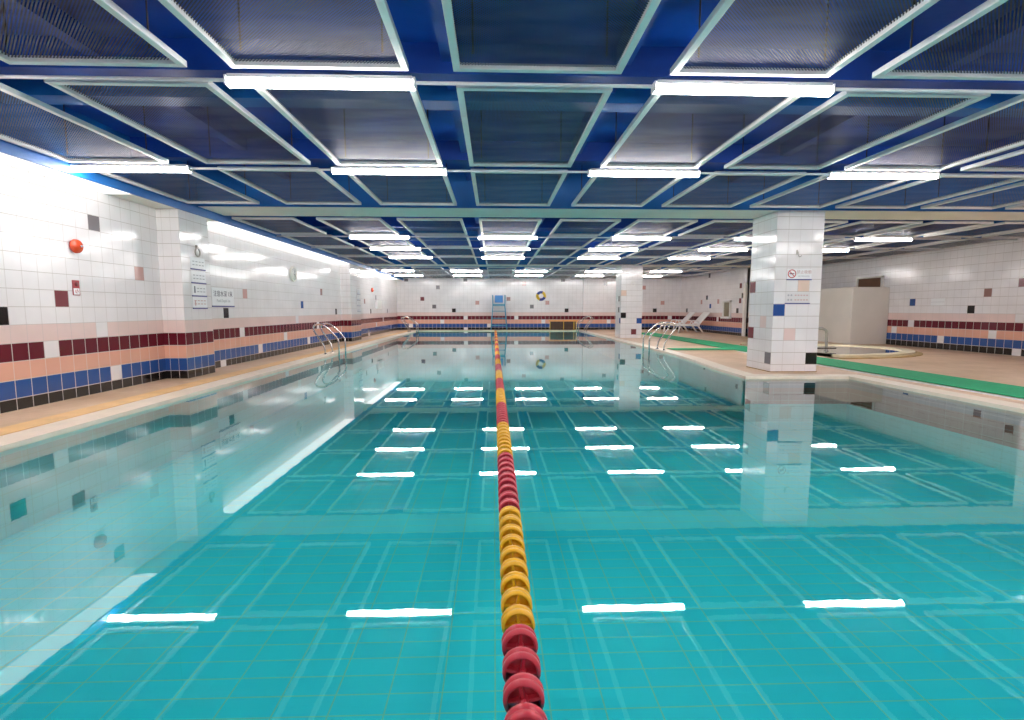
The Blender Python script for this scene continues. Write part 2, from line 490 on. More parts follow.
# pilasters on the left wall
def pilaster(y0, y1, zt=2.50):
    mb = MB(); zs = [z for z in ZL if z < zt] + [zt]
    tilegrid(mb, lambda u, z: (u, y0, z), [-4.93, -4.86, -4.735, -4.61], zs, [], step=.125)
    tilegrid(mb, lambda u, z: (-4.61, u, z), [y0 + (y1 - y0) * k / 4 for k in range(5)], zs, [], step=.185)
    tilegrid(mb, lambda u, z: (-4.61 - u, y1, z), [0, .19, .32], zs, [], step=.19)
    return struct(mb.build('wall_left_pilaster', TM, fix=False))
pilaster(7.87, 8.63); pilaster(16.9, 18.1)

# ------------------------------------------------------------------ pool, deck, water
EDGE_R = [(4.2, 25.4), (4.2, 12.3), (4.14, 10.8), (4.02, 9.7), (3.92, 8.9), (3.88, 7.74), (5.47, 7.70), (5.48, 6.7), (5.48, -1.6)]
EL = -3.73
def uvplane(mb, P, us, vs, mi=0):
    mb.face([P(us[0], vs[0]), P(us[1], vs[0]), P(us[1], vs[1]), P(us[0], vs[1])], mi, [(us[0], vs[0]), (us[1], vs[0]), (us[1], vs[1]), (us[0], vs[1])])
mb = MB()
mb.face([(-3.8, -1.7, -.70), (5.6, -1.7, -.70), (5.6, 25.5, -.70), (-3.8, 25.5, -.70)], 0, [(-3.8, -1.7), (5.6, -1.7), (5.6, 25.5), (-3.8, 25.5)])
pts = [(EL, -1.6), (EL, 25.4)] + EDGE_R + [(EL, -1.6)]
d = 0
for a, b in zip(pts[:-1], pts[1:]):
    L = math.hypot(b[0] - a[0], b[1] - a[1])
    near = a[0] > 5.3 or b[0] > 5.3
    for z0, z1, mi in ((-.70, -.42, 1), (-.42, -.17, 2 if near else 1), (-.17, -.03, 3 if near else 1)):
        mb.face([(a[0], a[1], z0), (b[0], b[1], z0), (b[0], b[1], z1), (a[0], a[1], z1)], mi, [(d, z0), (d + L, z0), (d + L, z1), (d, z1)])
    d += L
struct(mb.build('floor_pool_basin', [M_pfloor, M_pwall, M_pband, M_pband2], fix=False))

mb = MB()
mb.prism([(-4.93, -3), (EL - .02, -3), (EL - .02, 25.42), (4.22, 25.42), (4.22, 26.6), (-4.93, 26.6)], -.25, 0)
struct(mb.build('floor_deck_left', M_deck))
mb = MB()
mb.prism([(4.22, 26.6)] + [(x + .02, y) for x, y in EDGE_R[:5]] + [(3.9, 7.76), (5.49, 7.72), (5.50, -1.6), (5.5, -3), (11.75, -3), (11.75, 19.4), (9.7, 19.4), (9.7, 26.6)], -.25, 0)
struct(mb.build('floor_deck_right', M_deck))
mb = MB(); mb.prism([(EL - .02, -3), (5.5, -3), (5.5, -1.6), (EL - .02, -1.6)], -.25, 0)
struct(mb.build('floor_deck_near', M_deck))

# coping along the water
def strip(poly_in, poly_out, z0, z1):
    mb = MB()
    for i in range(len(poly_in) - 1):
        a, b, c, d = poly_in[i], poly_in[i + 1], poly_out[i + 1], poly_out[i]
        lo = [Vector((p[0], p[1], z0)) for p in (a, b, c, d)]; hi = [Vector((p[0], p[1], z1)) for p in (a, b, c, d)]
        mb.face(hi); mb.face([lo[0], lo[1], hi[1], hi[0]]); mb.face([lo[2], lo[3], hi[3], hi[2]])
    return mb
strip([(EL + .02, -1.6), (EL + .02, 25.38)], [(EL - .28, -1.6), (EL - .28, 25.7)], -.035, .012)
o = struct(strip([(EL + .02, -1.6), (EL + .02, 25.38)], [(EL - .28, -1.6), (EL - .28, 25.7)], -.035, .012).build('trim_2', M_cope))
o = struct(strip([(EL + .02, 25.38), (4.18, 25.38)], [(EL - .28, 25.66), (4.46, 25.66)], -.035, .012).build('trim_3', plain('pale_green_far_coping', (.62, .66, .46), .4)))
ER = [(x - .02, y) for x, y in EDGE_R[:5]] + [(3.86, 7.72), (5.46, 7.68), (5.46, 6.7), (5.46, -1.6)]
EO = [(x + .26, y) for x, y in EDGE_R[:5]] + [(4.14, 8.0), (5.74, 7.9), (5.74, 6.7), (5.74, -1.6)]
o = struct(strip(ER, EO, -.035, .012).build('trim_4', M_cope))
mb = MB(); mb.box((-4.30, -2.9, 0), (-4.05, 25.6, .008)); struct(mb.build('trim_5', M_yelstrip))

mb = MB()
mb.face([(x, y, -.028) for x, y in [(EL, -1.6)] + EDGE_R[::-1] + [(EL, 25.4)]])
w = mb.build('pool_water', M_water, fix=True)
tag(w, 'clear turquoise pool water, flat and mirror-like, filling the long pool', 'water', kind='stuff')

# green mats and deck line
mb = MB(); mb.box((6.1, -2.5, .012), (6.98, 22.6, .022))
tag(mb.build('floor_mat', M_green), 'long green non-slip mat strip running the length of the right deck', 'mat')
mb = MB(); mb.box((4.55, 12.85, .012), (6.09, 13.40, .022))
tag(mb.build('floor_mat', M_green), 'short green mat strip leading across the deck to the pool ladder', 'mat')
mb = MB(); mb.box((6.0, -2.5, 0), (6.06, 12.5, .010)); struct(mb.build('trim_6', M_white))

# ------------------------------------------------------------------ ceiling
mb = MB(); mb.box((-5.15, -3.2, 3.2), (11.95, 26.8, 3.4)); struct(mb.build('ceiling', M_blue))
def beam(y0, y1):
    mb = MB()
    mb.box((-4.6, y0, 2.630), (11.75, y1, 3.2), 0)
    mb.box((-4.6, y0 + .012, 2.624), (11.75, y1 - .012, 2.63), 1)
    struct(mb.build('ceiling_beam', [M_blue2, M_cream]))
beam(8.34, 9.14); beam(18.63, 19.43)
# blue joists and pipes under the slab
for i, y in enumerate((2.75, 4.45, 5.0, 6.9, 10.2, 12.4, 14.6, 16.6, 21.0, 23.0, 25.0)):
    mb = MB(); mb.box((-4.6, y, 2.96), (11.7, y + (.16 if i % 2 else .22), 3.2)); struct(mb.build('ceiling_joist', M_blue2 if i % 2 == 0 else M_blue))
for i, x in enumerate((-3.25, -.42, 1.02, 3.78, 6.5, 9.2)):
    mb = MB(); mb.box((x, -3, 3.05), (x + .12, 26.6, 3.2)); struct(mb.build('ceiling_joist', M_blue))
# soffit along the left wall: blue fascia, cream underside, luminous cove panels
mb = MB(); mb.box((-4.61, -3, 2.497), (-4.58, 26.6, 3.2)); struct(mb.build('trim_7', M_blue2))
mb = MB()
for a, b in ((-3, 0.0), (6.9, 9.0), (17.0, 19.6), (25.6, 26.6)): mb.box((-4.93, a, 2.50), (-4.61, b, 2.60))
mb.box((-4.93, -3, 2.60), (-4.61, 26.6, 2.70))
struct(mb.build('ceiling_soffit', M_cream))
for i, (a, b, lab) in enumerate(((0.0, 6.9, 'long glowing cove light above the left wall before the signed pilaster'),
                              (9.0, 17.0, 'long glowing cove light above the left wall over the round clock'),
                              (19.6, 25.6, 'glowing cove light above the left wall at the far corner'))):
    t = thing('cove_light', lab, 'light', (-4.77, (a + b) / 2, 2.60), group='cove lights over the left wall')
    h = (b - a) / 2
    mb = MB(); mb.box((-.15, -h + .01, -.105), (.158, h - .01, -.075)); mb.build('diffuser', M_cove, t)
    mb = MB(); mb.box((-.160, -h, -.10), (-.15, h, 0)); mb.build('housing', M_white, t)
# blue strip along the top of the right wall
mb = MB(); mb.box((11.70, -3, 2.735), (11.75, 19.4, 3.2)); mb.box((9.66, 19.43, 2.70), (9.70, 26.6, 3.2)); struct(mb.build('trim_8', M_blue2))

# ------------------------------------------------------------------ hanging mesh panels
XS = [(-4.52, -3.46), (-3.08, -1.97), (-1.69, -.55), (-.26, .85), (1.17, 2.26), (2.55, 3.64), (3.92, 5.03), (5.26, 6.37), (6.62, 7.75), (7.97, 9.08), (9.3, 10.4), (10.6, 11.65)]
ROWS = [(1.55, 3.56), (3.81, 5.81), (6.04, 7.95), (9.24, 11.04), (11.32, 13.16), (13.42, 15.38), (15.66, 18.40), (19.62, 20.62), (20.95, 23.35), (23.72, 26.35)]
ORD = ['first', 'second', 'third', 'fourth', 'fifth', 'sixth', 'seventh', 'eighth', 'ninth', 'tenth', 'eleventh', 'twelfth']
ROWN = ['nearest row', 'second row from the front', 'row just before the first beam', 'row just behind the first beam', 'second row behind the first beam',
        'third row behind the first beam', 'row just before the second beam', 'row just behind the second beam', 'middle row of the far bay', 'row against the far wall']
PZ = 2.605
pi_r, ya_r = math.atan(50.5 / 515), math.atan(18 / 515)
def project(p):
    F = Vector((sin(ya_r) * cos(pi_r), cos(ya_r) * cos(pi_r), -sin(pi_r))); R = Vector((cos(ya_r), -sin(ya_r), 0)); U = R.cross(F)
    v = Vector(p) - Vector((0, 0, 1.035)); dd = v.dot(F)
    if dd < .2: return None
    return 512 + 515 * v.dot(R) / dd, 360 - 515 * v.dot(U) / dd
def infr(p, m=0):
    q = project(p)
    return q is not None and -m <= q[0] <= 1024 + m and -m <= q[1] <= 720 + m

def make_panel(wd, ln):
    t = bpy.data.objects.new('hanging_mesh_panel', None); link(t); t.empty_display_size = .1
    a, b, f = wd / 2, ln / 2, .046
    mb = MB()
    mb.box((-a, -b, -.018), (a, -b + f, .022), bev=.003); mb.box((-a, b - f, -.018), (a, b, .022), bev=.003)
    mb.box((-a, -b + f, -.018), (-a + f, b - f, .022), bev=.003); mb.box((a - f, -b + f, -.018), (a, b - f, .022), bev=.003)
    mb.build('frame', M_frame, t)
    mb = MB(); mb.box((-a + f * .6, -b + f * .6, .006), (a - f * .6, b - f * .6, .009)); mb.build('mesh_sheet', M_mesh, t)
    return t
protos = {}
for r, (ya, yb) in enumerate(ROWS):
    n = 0
    vis = []
    for c, (xa, xb) in enumerate(XS):
        if r >= 7 and xb > 9.7: continue
        if any(infr((x, y, PZ)) for x in (xa, (xa + xb) / 2, xb) for y in (ya, (ya + yb) / 2, yb)): vis.append((c, xa, xb))
    for i, (c, xa, xb) in enumerate(vis):
        wd = round((xb - xa) / .03) * .03
        key = (r, round(wd, 2))
        if key not in protos:
            t = make_panel(wd, yb - ya); protos[key] = t
        else: t = copy_tree(protos[key])
        t.location = ((xa + xb) / 2, (ya + yb) / 2, PZ)
        lab = 'framed mesh ceiling panel, %s from left in the %s' % (ORD[i], ROWN[r])
        tag(t, lab, 'ceiling panel', 'hanging mesh ceiling panels', 'thing')
        for sx in (-1, 1):
            if r < 3:
                mb = MB(); mb.cyl((sx * wd * .38, (yb - ya) * .42, .022), (sx * wd * .38, (yb - ya) * .42, 3.2 - PZ), .006, seg=6); mb.build('hanger_rod', M_dark, t)

# ------------------------------------------------------------------ tube lights and their conduits
LZ = 2.565
def make_light():
    t = bpy.data.objects.new('ceiling_tube_light', None); link(t); t.empty_display_size = .1
    L = .638
    mb = MB(); mb.box((-L + .02, -.045, .012), (L - .02, .045, .042), bev=.006); mb.build('housing', M_house, t)
    mb = MB()
    prof = [(-.034, .014), (-.042, -.002), (-.036, -.020), (-.018, -.031), (.018, -.031), (.036, -.020), (.042, -.002), (.034, .014)]
    vs = [[mb.bm.verts.new((x, y, z)) for y, z in prof] for x in (-L + .012, L - .012)]
    for k in range(len(prof)):
        l = (k + 1) % len(prof); f = mb.bm.faces.new([vs[0][k], vs[0][l], vs[1][l], vs[1][k]]); f.smooth = True
    mb.bm.faces.new(vs[0]); mb.bm.faces.new(vs[1][::-1])
    mb.build('diffuser', M_tube, t)
    for s in (-1, 1):
        mb = MB(); mb.box((s * (L - .008) - .008, -.044, -.030), (s * (L - .008) + .008, .044, .036), bev=.006); mb.build('end_cap', M_house, t)
    return t
LROWS = [(3.71, [-3.95, -1.163, 1.745, 4.62, 7.4, 10.1]), (5.95, [-3.95, -1.153, 1.70, 4.47, 7.35, 10.1]), (11.23, [-2.42, .30, 3.19, 5.87, 8.55]), (13.30, [-2.47, .29, 3.05, 5.90, 8.58]),  # right-end lamps of the nearest rows are unseen, added to brighten the right wall
         (15.50, [-2.44, .28, 3.13, 5.86]), (20.80, [-3.78, -1.09, 1.50, 4.30, 6.93]), (23.60, [-3.83, -1.19, 1.60, 4.35, 7.05])]
LN = ['nearest row', 'second row, just before the first beam', 'first row behind the front beam', 'second row behind the front beam', 'third row behind the front beam', 'front row of the far bay', 'row nearest the far wall']
LROWS += [(1.48, [-1.16, 1.73, 4.47, 7.3]), (-.75, [-1.16, 1.73, 4.47, 7.3])]  # unseen rows overhead and behind, added to brighten the near pool floor
LN += ['row overhead, outside the picture', 'row behind the viewpoint, outside the picture']
first = None
for r, (y, xs) in enumerate(LROWS):
    for i, x in enumerate(xs):
        if first is None: t = first = make_light()
        else: t = copy_tree(first)
        t.location = (x, y, LZ)
        t.rotation_euler = (0, 0, -.012 + .008 * (i % 3))
        tag(t, 'white fluorescent tube light, %s from left in the %s' % (ORD[i], LN[r]), 'light', 'tube lights under the ceiling')
CN = ['running through the nearest row of tube lights', 'running through the second row of tube lights', 'along the first light row behind the front beam', 'along the second light row behind the front beam',
      'along the third light row behind the front beam', 'along the front light row of the far bay', 'along the light row nearest the far wall']
for r, (y, xs) in enumerate(LROWS[:7]):
    xe = 11.6 if y < 19 else 9.6
    mb = MB(); mb.cyl((-4.57, y, LZ + .012), (xe, y, LZ + .012), .013, seg=8)
    o = mb.build('conduit', M_cond)
    tag(o, 'thin white electrical conduit ' + CN[r], 'conduit', 'white conduits carrying the tube lights')
    o['label'] = 'thin white electrical conduit ' + CN[r]

# ------------------------------------------------------------------ lane rope
ln = thing('lane_rope', 'red and yellow lane rope floating down the middle of the pool', 'lane rope', (.078, 0, -.028))
mb = MB(); mb.cyl((0, -1.55, .0), (0, 25.39, .0), .004, seg=6); mb.build('cable', M_cable, ln)
MY = Matrix.Rotation(-pi / 2, 4, 'X')
def float_bm(mb, seg=28, y=0.0, mi=0, detail=True):
    R, T = .057, .026
    M = Matrix.Translation((0, y, 0)) @ MY
    prof = [(.0455, -T + .004), (.047, -T), (.052, -T + .001), (R, -T + .008), (R, -.004), (R - .003, -.002), (R - .003, .002), (R, .004), (R, T - .008), (.052, T - .001), (.047, T), (.0455, T - .004), (.044, .005), (.044, -.005), (.0455, -T + .004)]
    mb.lathe(prof, M, mi, seg)
    mb.lathe([(0, -.004), (.045, -.004), (.045, .004), (0, .004)], M, mi, seg)
    if detail:
        mb.box((-.005, y - T + .002, -.046), (.005, y + T - .002, .046), mi)
        mb.box((-.046, y - T + .006, -.005), (.046, y + T - .006, .005), mi)
        mb.lathe([(0, -T - .012), (.010, -T - .012), (.013, -T), (.013, T), (.010, T + .012), (0, T + .012)], M, mi, 14)
fl = {}
pitch = 1.0 / 9
k = 0
yy = .595 + pitch / 2 + 3 * pitch
rest = MB()
while yy < 25.2:
    seg_i = int((yy - .595) // 1.0)
    red = seg_i % 2 == 0
    if k < 99:
        if red not in fl:
            mb = MB(); float_bm(mb)
            o = mb.build('float_disc', M_red if red else M_yellow, ln); fl[red] = o
        else:
            o = fl[red].copy(); COL.objects.link(o); o.parent = ln
        o.location = (0, yy, .004)
        o.rotation_euler = (random.uniform(-.05, .05), random.uniform(-.25, .25), random.uniform(-.04, .04))
        o['label'] = 'red float disc' if red else 'yellow float disc'
    else:
        float_bm(rest, 14, yy, 0 if red else 1, False)
    k += 1; yy += pitch
o = rest.build('distant_floats', [M_red, M_yellow], ln); o['kind'] = 'stuff'

# ------------------------------------------------------------------ ladders
def fillet(pts, r=.06, n=5):
    pts = [Vector(p) for p in pts]; out = [pts[0]]
    for a, b, c in zip(pts[:-2], pts[1:-1], pts[2:]):
        d1 = (a - b); d2 = (c - b); q = min(r, d1.length * .45, d2.length * .45)
        p1 = b + d1.normalized() * q; p2 = b + d2.normalized() * q
        for i in range(n + 1):
            t = i / n
            out.append(p1 * (1 - t) ** 2 + b * 2 * t * (1 - t) + p2 * t ** 2)
    out.append(pts[-1]); return out
def ladder(xe, y, side, label):
    t = thing('pool_ladder', label, 'ladder', (xe, y, 0), group='steel pool ladders')
    s = side
    for dy in (-.26, .26):
        P = [(-.22 * s, dy, -.62), (-.22 * s, dy, .36), (.05 * s, dy, .60), (.22 * s, dy, .71), (.40 * s, dy, .69), (.47 * s, dy, .61), (.40 * s, dy, .50), (.17 * s, dy, .20), (.15 * s, dy, .012)]
        mb = MB(); mb.tube(fillet(P, .09), .020, seg=10); mb.build('handrail', M_chrome, t)
        mb = MB(); mb.lathe([(0, .012), (.045, .012), (.045, .018), (.024, .026), (0, .026)], Matrix.Translation((.15 * s, dy, 0)), seg=16); mb.build('flange', M_chrome, t)
    for z in (-.25, -.5):
        mb = MB(); mb.box((-.26 * s, -.25, z - .012), (-.16 * s, .25, z + .012), bev=.006); mb.build('step', M_chrome, t)
ladder(-3.75, 12.2, -.84, 'steel pool ladder on the left edge beneath the round clock')
ladder(-3.75, 23.9, -1, 'small distant steel ladder in the far left corner of the pool')
ladder(4.12, 13.05, 1, 'steel pool ladder on the right edge behind the big tiled pillar')
ladder(4.18, 24.3, 1, 'small distant steel ladder beside the yellow barrier at the far end')

# ------------------------------------------------------------------ lifeguard chair
t = thing('lifeguard_chair', 'tall blue lifeguard chair standing on the far deck behind the lane rope', 'chair', (.25, 25.95, 0))
for sx in (-1, 1):
    mb = MB(); mb.tube([(sx * .40, -.12, .012), (sx * .30, 0, 1.22), (sx * .31, .06, 1.76)], .026, seg=8); mb.build('leg', M_chair, t)
    mb = MB(); mb.tube([(sx * .40, .42, .012), (sx * .30, .34, 1.24)], .026, seg=8); mb.build('leg', M_chair, t)
    mb = MB(); mb.tube(fillet([(sx * .31, .05, 1.50), (sx * .31, -.16, 1.50), (sx * .30, -.18, 1.24)], .05), .018, seg=8); mb.build('armrest', M_chair, t)
for z in (.24, .60, .95):
    w_ = .40 - .10 * z / 1.22
    mb = MB(); mb.box((-w_, -.12 + .1 * z - .03, z - .018), (w_, -.12 + .1 * z + .03, z + .018), bev=.005); mb.build('rung', M_chair, t)
mb = MB(); mb.box((-.32, -.20, 1.22), (.32, .36, 1.30), bev=.015); mb.build('seat', M_chair, t)
mb = MB(); mb.box((-.20, .045, 1.38), (.20, .075, 1.74), bev=.012); mb.build('backrest', M_chairb, t)

# yellow barrier at the far end
t = thing('barrier', 'low yellow barrier with orange top rail and brown panel at far pool end', 'barrier', (3.45, 25.9, 0))
for x in (-.63, .06, .58, .70):
    mb = MB(); mb.box((x - .013, -.013, 0), (x + .013, .013, .46), bev=.003); mb.build('post', M_rail, t)
mb = MB(); mb.box((-.70, -.03, .44), (.76, .03, .50), bev=.01); mb.build('top_rail', M_railo, t)
mb = MB(); mb.box((-.61, .03, .05), (.68, .06, .43), bev=.004); mb.build('panel', M_brown, t)

# lifebuoy on the far wall
t = thing('lifebuoy', 'blue and yellow ring lifebuoy hanging on the far wall', 'lifebuoy', M=on_front(2.42, 1.73, 26.53))
prof = [(.17 + .062 * cos(a), .06 * sin(a)) for a in [2 * pi * k / 12 for k in range(13)]]
mb = MB()
mb.lathe([(r * 1.1, h) for r, h in prof], None, 0, 32, mifn=lambda k: 0 if (k // 8) % 2 == 1 else 1, a0=-.4)
mb.build('ring', [M_ringb, M_ringy], t)
mb = MB(); mb.cyl((0, .20, -.07), (0, .20, .07), .012); mb.build('hook', M_chrome, t)

# ------------------------------------------------------------------ loungers
def lounger_parts():
    t = bpy.data.objects.new('sun_lounger', None); link(t); t.empty_display_size = .1
    # local x: feet (0) to head; y: width
    mb = MB()
    for k in range(9):
        mb.box((.04 + k * .105, -.26, .33), (.04 + k * .105 + .098, .26, .36), bev=.006)
    for s in (-1, 1): mb.box((0, s * .30 - .04, .30), (1.02, s * .30 + .04, .385), bev=.015)
    mb.box((0, -.30, .32), (.05, .30, .40), bev=.012)
    mb.build('seat', M_plastic, t)
    Mb = Matrix.Translation((.98, 0, .36)) @ Matrix.Rotation(-math.radians(47), 4, 'Y')
    mb = MB()
    for k in range(6): mb.box((.05 + k * .105, -.25, -.012), (.05 + k * .105 + .098, .25, .016), bev=.005, mat=Mb)
    for s in (-1, 1): mb.box((0, s * .28 - .035, -.022), (.72, s * .28 + .035, .03), bev=.012, mat=Mb)
    mb.box((.66, -.28, -.02), (.75, .28, .03), bev=.012, mat=Mb)
    mb.build('backrest', M_plastic, t)
    for s in (-1, 1):
        mb = MB(); mb.tube([(.12, s * .30, .32), (.05, s * .31, .0)], .034, seg=8); mb.build('leg', M_plastic, t)
        mb = MB(); mb.tube([(.93, s * .30, .34), (1.20, s * .31, .0)], .036, seg=8); mb.build('leg', M_plastic, t)
        mb = MB(); mb.tube(fillet([(.55, s * .33, .36), (.62, s * .35, .54), (.92, s * .35, .54), (1.0, s * .33, .38)], .06), .022, seg=8); mb.build('armrest', M_plastic, t)
    return t
a = lounger_parts(); a.location = (8.05, 22.75, 0); a.rotation_euler = (0, 0, .06)
tag(a, 'white plastic sun lounger with raised back, the nearer of the pair by the wall', 'sun lounger', 'white sun loungers on the right deck')
b = copy_tree(a); b.location = (7.8, 23.9, 0); b.rotation_euler = (0, 0, -.02)
tag(b, 'white plastic sun lounger with raised back, the farther of the pair by the wall', 'sun lounger', 'white sun loungers on the right deck')

# ------------------------------------------------------------------ signs
def text(body, size, mat, parent, x, y, z=.008, name='lettering', sx=1.0):
    cu = bpy.data.curves.new('t', 'FONT'); cu.body = body; cu.size = size; cu.align_x = 'CENTER'; cu.align_y = 'CENTER'; cu.extrude = .0008; cu.resolution_u = 3
    o = bpy.data.objects.new('t', cu); link(o)
    dg = bpy.context.evaluated_depsgraph_get()
    me = bpy.data.meshes.new_from_object(o.evaluated_get(dg))
    bpy.data.objects.remove(o)
    me.materials.clear(); me.materials.append(mat)
    for v in me.vertices: v.co.x *= sx
    q = bpy.data.objects.new(name, me); link(q); q.parent = parent; q.location = (x, y, z)
    return q
def board(t, w, h, mat=None, stripe=.016, th=.006):
    mb = MB(); mb.box((-w / 2, -h / 2, 0), (w / 2, h / 2, th), bev=.0015); mb.build('board', mat or M_signw, t)
    if stripe:
        mb = MB(); mb.box((-w / 2 - .004, -h / 2 - stripe * .5, 0), (w / 2 + .004, -h / 2 + stripe * .6, th + .006), bev=.001); mb.build('stripe', M_stripe, t)

t = thing('depth_sign', 'white pool depth sign with blue lower edge on the left wall', 'sign', M=on_left(9.62, 1.255, -4.928))
board(t, .76, .33, stripe=.022)
text('注意水深 1米', .115, M_ink, t, 0, .055)
text('Pool Depth 1m', .075, M_inkg, t, 0, -.065)

labs = ['topmost white notice of the stack of four under the ring', 'second white notice down in the stack on the near left pilaster', 'third white notice down, with a small figure mark, on the near left pilaster', 'lowest white notice of the stack on the near left pilaster']
for i, z in enumerate((1.745, 1.535, 1.335, 1.145)):
    t = thing('notice_sign', labs[i], 'sign', M=on_left(8.29, z, -4.608), group='notices on the near left pilaster')
    board(t, .39, .185, stripe=.018)
    mb = MB()
    for r in range(2):
        for c in range(4):
            if i == 2 and c == 0: continue
            mb.box((-.15 + c * .085, .02 - r * .05, .006), (-.095 + c * .085, .034 - r * .05, .0075))
    mb.build('lettering', M_inkg if i != 3 else M_inkp, t)
    if i == 2:
        mb = MB(); mb.cyl((-.125, .045, .006), (-.125, .045, .008), .016); mb.box((-.14, -.045, .006), (-.11, .03, .008)); mb.build('pictogram', M_ink, t)
    if i == 3:
        mb = MB(); mb.box((-.14, -.05, .006), (-.115, .02, .008)); mb.build('pictogram', M_inkp, t)
t = thing('wall_ring', 'metal ring fitting on the near left pilaster above the stacked notices', 'ring', M=on_left(8.27, 1.915, -4.605))
mb = MB(); mb.tube([(.062 * cos(2 * pi * k / 24), .062 * sin(2 * pi * k / 24), .02) for k in range(24)], .011, closed=True); mb.build('ring', M_steel2, t)
mb = MB(); mb.box((-.018, .054, -.003), (.018, .11, .03), bev=.004); mb.build('bracket', M_steel2, t)

for i, z in enumerate((1.64, 1.44, 1.24, 1.06)):
    t = thing('notice_sign', ['topmost', 'second', 'third', 'lowest'][i] + ' small white notice stacked on the distant left pilaster', 'sign', M=on_left(17.85, z, -4.608), group='notices on the distant left pilaster')
    board(t, .40, .16, stripe=.014)
    mb = MB()
    for r in range(2): mb.box((-.14, .02 - r * .05, .006), (.14, .034 - r * .05, .0075))
    mb.build('lettering', M_inkg, t)

t = thing('wall_cabinet', 'shallow white box fixed on the distant left wall', 'box', M=on_left(22.1, 1.22, -4.928))
mb = MB(); mb.box((-.45, -.16, 0), (.45, .20, .10), bev=.01); mb.build('body', M_signw, t)
mb = MB(); mb.box((-.43, -.14, .10), (.43, .18, .108), bev=.003); mb.build('lid', M_frame, t)

# no smoking sign on the nearest pillar
t = thing('no_smoking_sign', 'white no smoking sign with red circle on the nearest pillar', 'sign', M=on_front(4.985, 1.605, 8.338))
board(t, .41, .17, stripe=.016)
mb = MB(); mb.tube([(-.125 + .063 * cos(2 * pi * k / 28), .01 + .063 * sin(2 * pi * k / 28), .008) for k in range(28)], .007, seg=6, closed=True)
mb.cyl((-.125 - .045, .01 + .045, .008), (-.125 + .045, .01 - .045, .008), .006, seg=6); mb.build('red_circle', M_signred, t)
mb = MB(); mb.box((-.165, .004, .006), (-.10, .018, .0085)); mb.box((-.098, .004, .006), (-.088, .018, .0085)); mb.build('cigarette', M_ink, t)
text('禁止吸烟', .062, M_inkp, t, .075, .035)
text('NO SMOKING', .030, M_inkg, t, .075, -.03)
t = thing('notice_sign', 'clear notice plate with blue lower edge, below the no smoking sign', 'sign', M=on_front(4.975, 1.222, 8.338))
board(t, .41, .18, plain('clear_plate_on_tile', (.76, .73, .73), .25, var=.01), stripe=.016)
mb = MB()
for r in range(2):
    for c in range(2): mb.cyl((-.155 + c * .05, .045 - r * .075, .006), (-.155 + c * .05, .045 - r * .075, .008), .016)
mb.build('pictogram', M_inkg, t)
mb = MB()
for r in range(2):
    for c in range(5): mb.box((-.05 + c * .048, .035 - r * .075, .006), (-.02 + c * .048, .055 - r * .075, .0075))
mb.build('lettering', M_inkp, t)
t = thing('wall_hook', 'small metal hook fixed high on the nearest pillar', 'hook', M=on_front(4.93, 1.93, 8.34))
mb = MB(); mb.box((-.012, -.01, 0), (.012, .07, .006), bev=.002); mb.build('back_plate', M_steel2, t)
mb = MB(); mb.tube(fillet([(0, .05, .006), (0, .03, .04), (.0, -.035, .045), (.03, -.045, .06), (.045, -.02, .06)], .02), .006, seg=8); mb.build('hook_arm', M_steel2, t)
t = thing('wall_ring', 'small grey ring fitting on the second pillar', 'ring', M=on_front(5.03, 1.95, 18.63))
mb = MB(); mb.tube([(.07 * cos(2 * pi * k / 20), .07 * sin(2 * pi * k / 20), .015) for k in range(20)], .010, closed=True); mb.build('ring', M_frame, t)
mb = MB(); mb.box((-.015, .06, 0), (.015, .11, .02), bev=.004); mb.build('bracket', M_frame, t)

# small sign on the right wall
t = thing('wall_plate', 'small blank white plate on the right wall', 'plate', M=on_right(13.31, 1.24, 11.748))
mb = MB(); mb.box((-.21, -.10, 0), (.21, .09, .012), bev=.004); mb.build('board', M_signw, t)
mb = MB(); mb.box((-.205, -.012, .012), (.205, -.004, .0135)); mb.build('seam', M_inkg, t)

# fire alarm bells, call sign and clock
def bell(M, r, label):
    t = thing('alarm_bell', label, 'alarm bell', M=M, group='fire alarm bells on the left wall')
    mb = MB(); mb.lathe([(0, 0), (r * .9, 0), (r * .95, .02), (0, .02)], seg=24); mb.build('base', M_pull, t)
    mb = MB(); mb.lathe([(r, .018), (r, .03)] + [(r * cos(a), .03 + r * .62 * sin(a)) for a in [pi / 2 * k / 7 for k in range(1, 7)]] + [(0, .03 + r * .62)] + [(0, .018), (r, .018)], seg=28); mb.build('dome', M_bell, t)
    mb = MB(); mb.lathe([(0, .03 + r * .6), (r * .16, .03 + r * .6), (r * .14, .04 + r * .66), (0, .042 + r * .66)], seg=14); mb.build('cap', M_chrome, t)
bell(on_left(6.33, 1.775), .082, 'round orange-red fire alarm bell on the near left wall')
bell(on_left(21.14, 1.82), .09, 'tiny distant red alarm bell on the left wall beyond the second pilaster')
t = thing('fire_alarm_sign', 'small red and white fire alarm sign below the orange alarm bell', 'sign', M=on_left(6.305, 1.29, -4.928))
mb = MB(); mb.box((-.052, -.088, 0), (.052, .088, .006), bev=.001); mb.build('board', M_pull, t)
mb = MB(); mb.box((-.042, -.080, .006), (.042, -.006, .0075)); mb.build('white_field', M_signw, t)
mb = MB(); mb.lathe([(0, .006), (.026, .006), (.026, .010), (0, .010)], Matrix.Translation((.004, .042, 0)), seg=18); mb.build('button_symbol', plain('deep_red_ink', (.20, .02, .03), .4), t)
mb = MB(); mb.tube([(-.012, -.025, .008), (-.014, -.055, .008), (.008, -.062, .008)], .004, seg=6); mb.tube([(.012, -.018, .008), (.020, -.05, .008)], .004, seg=6); mb.build('hand_symbol', M_signred, t)

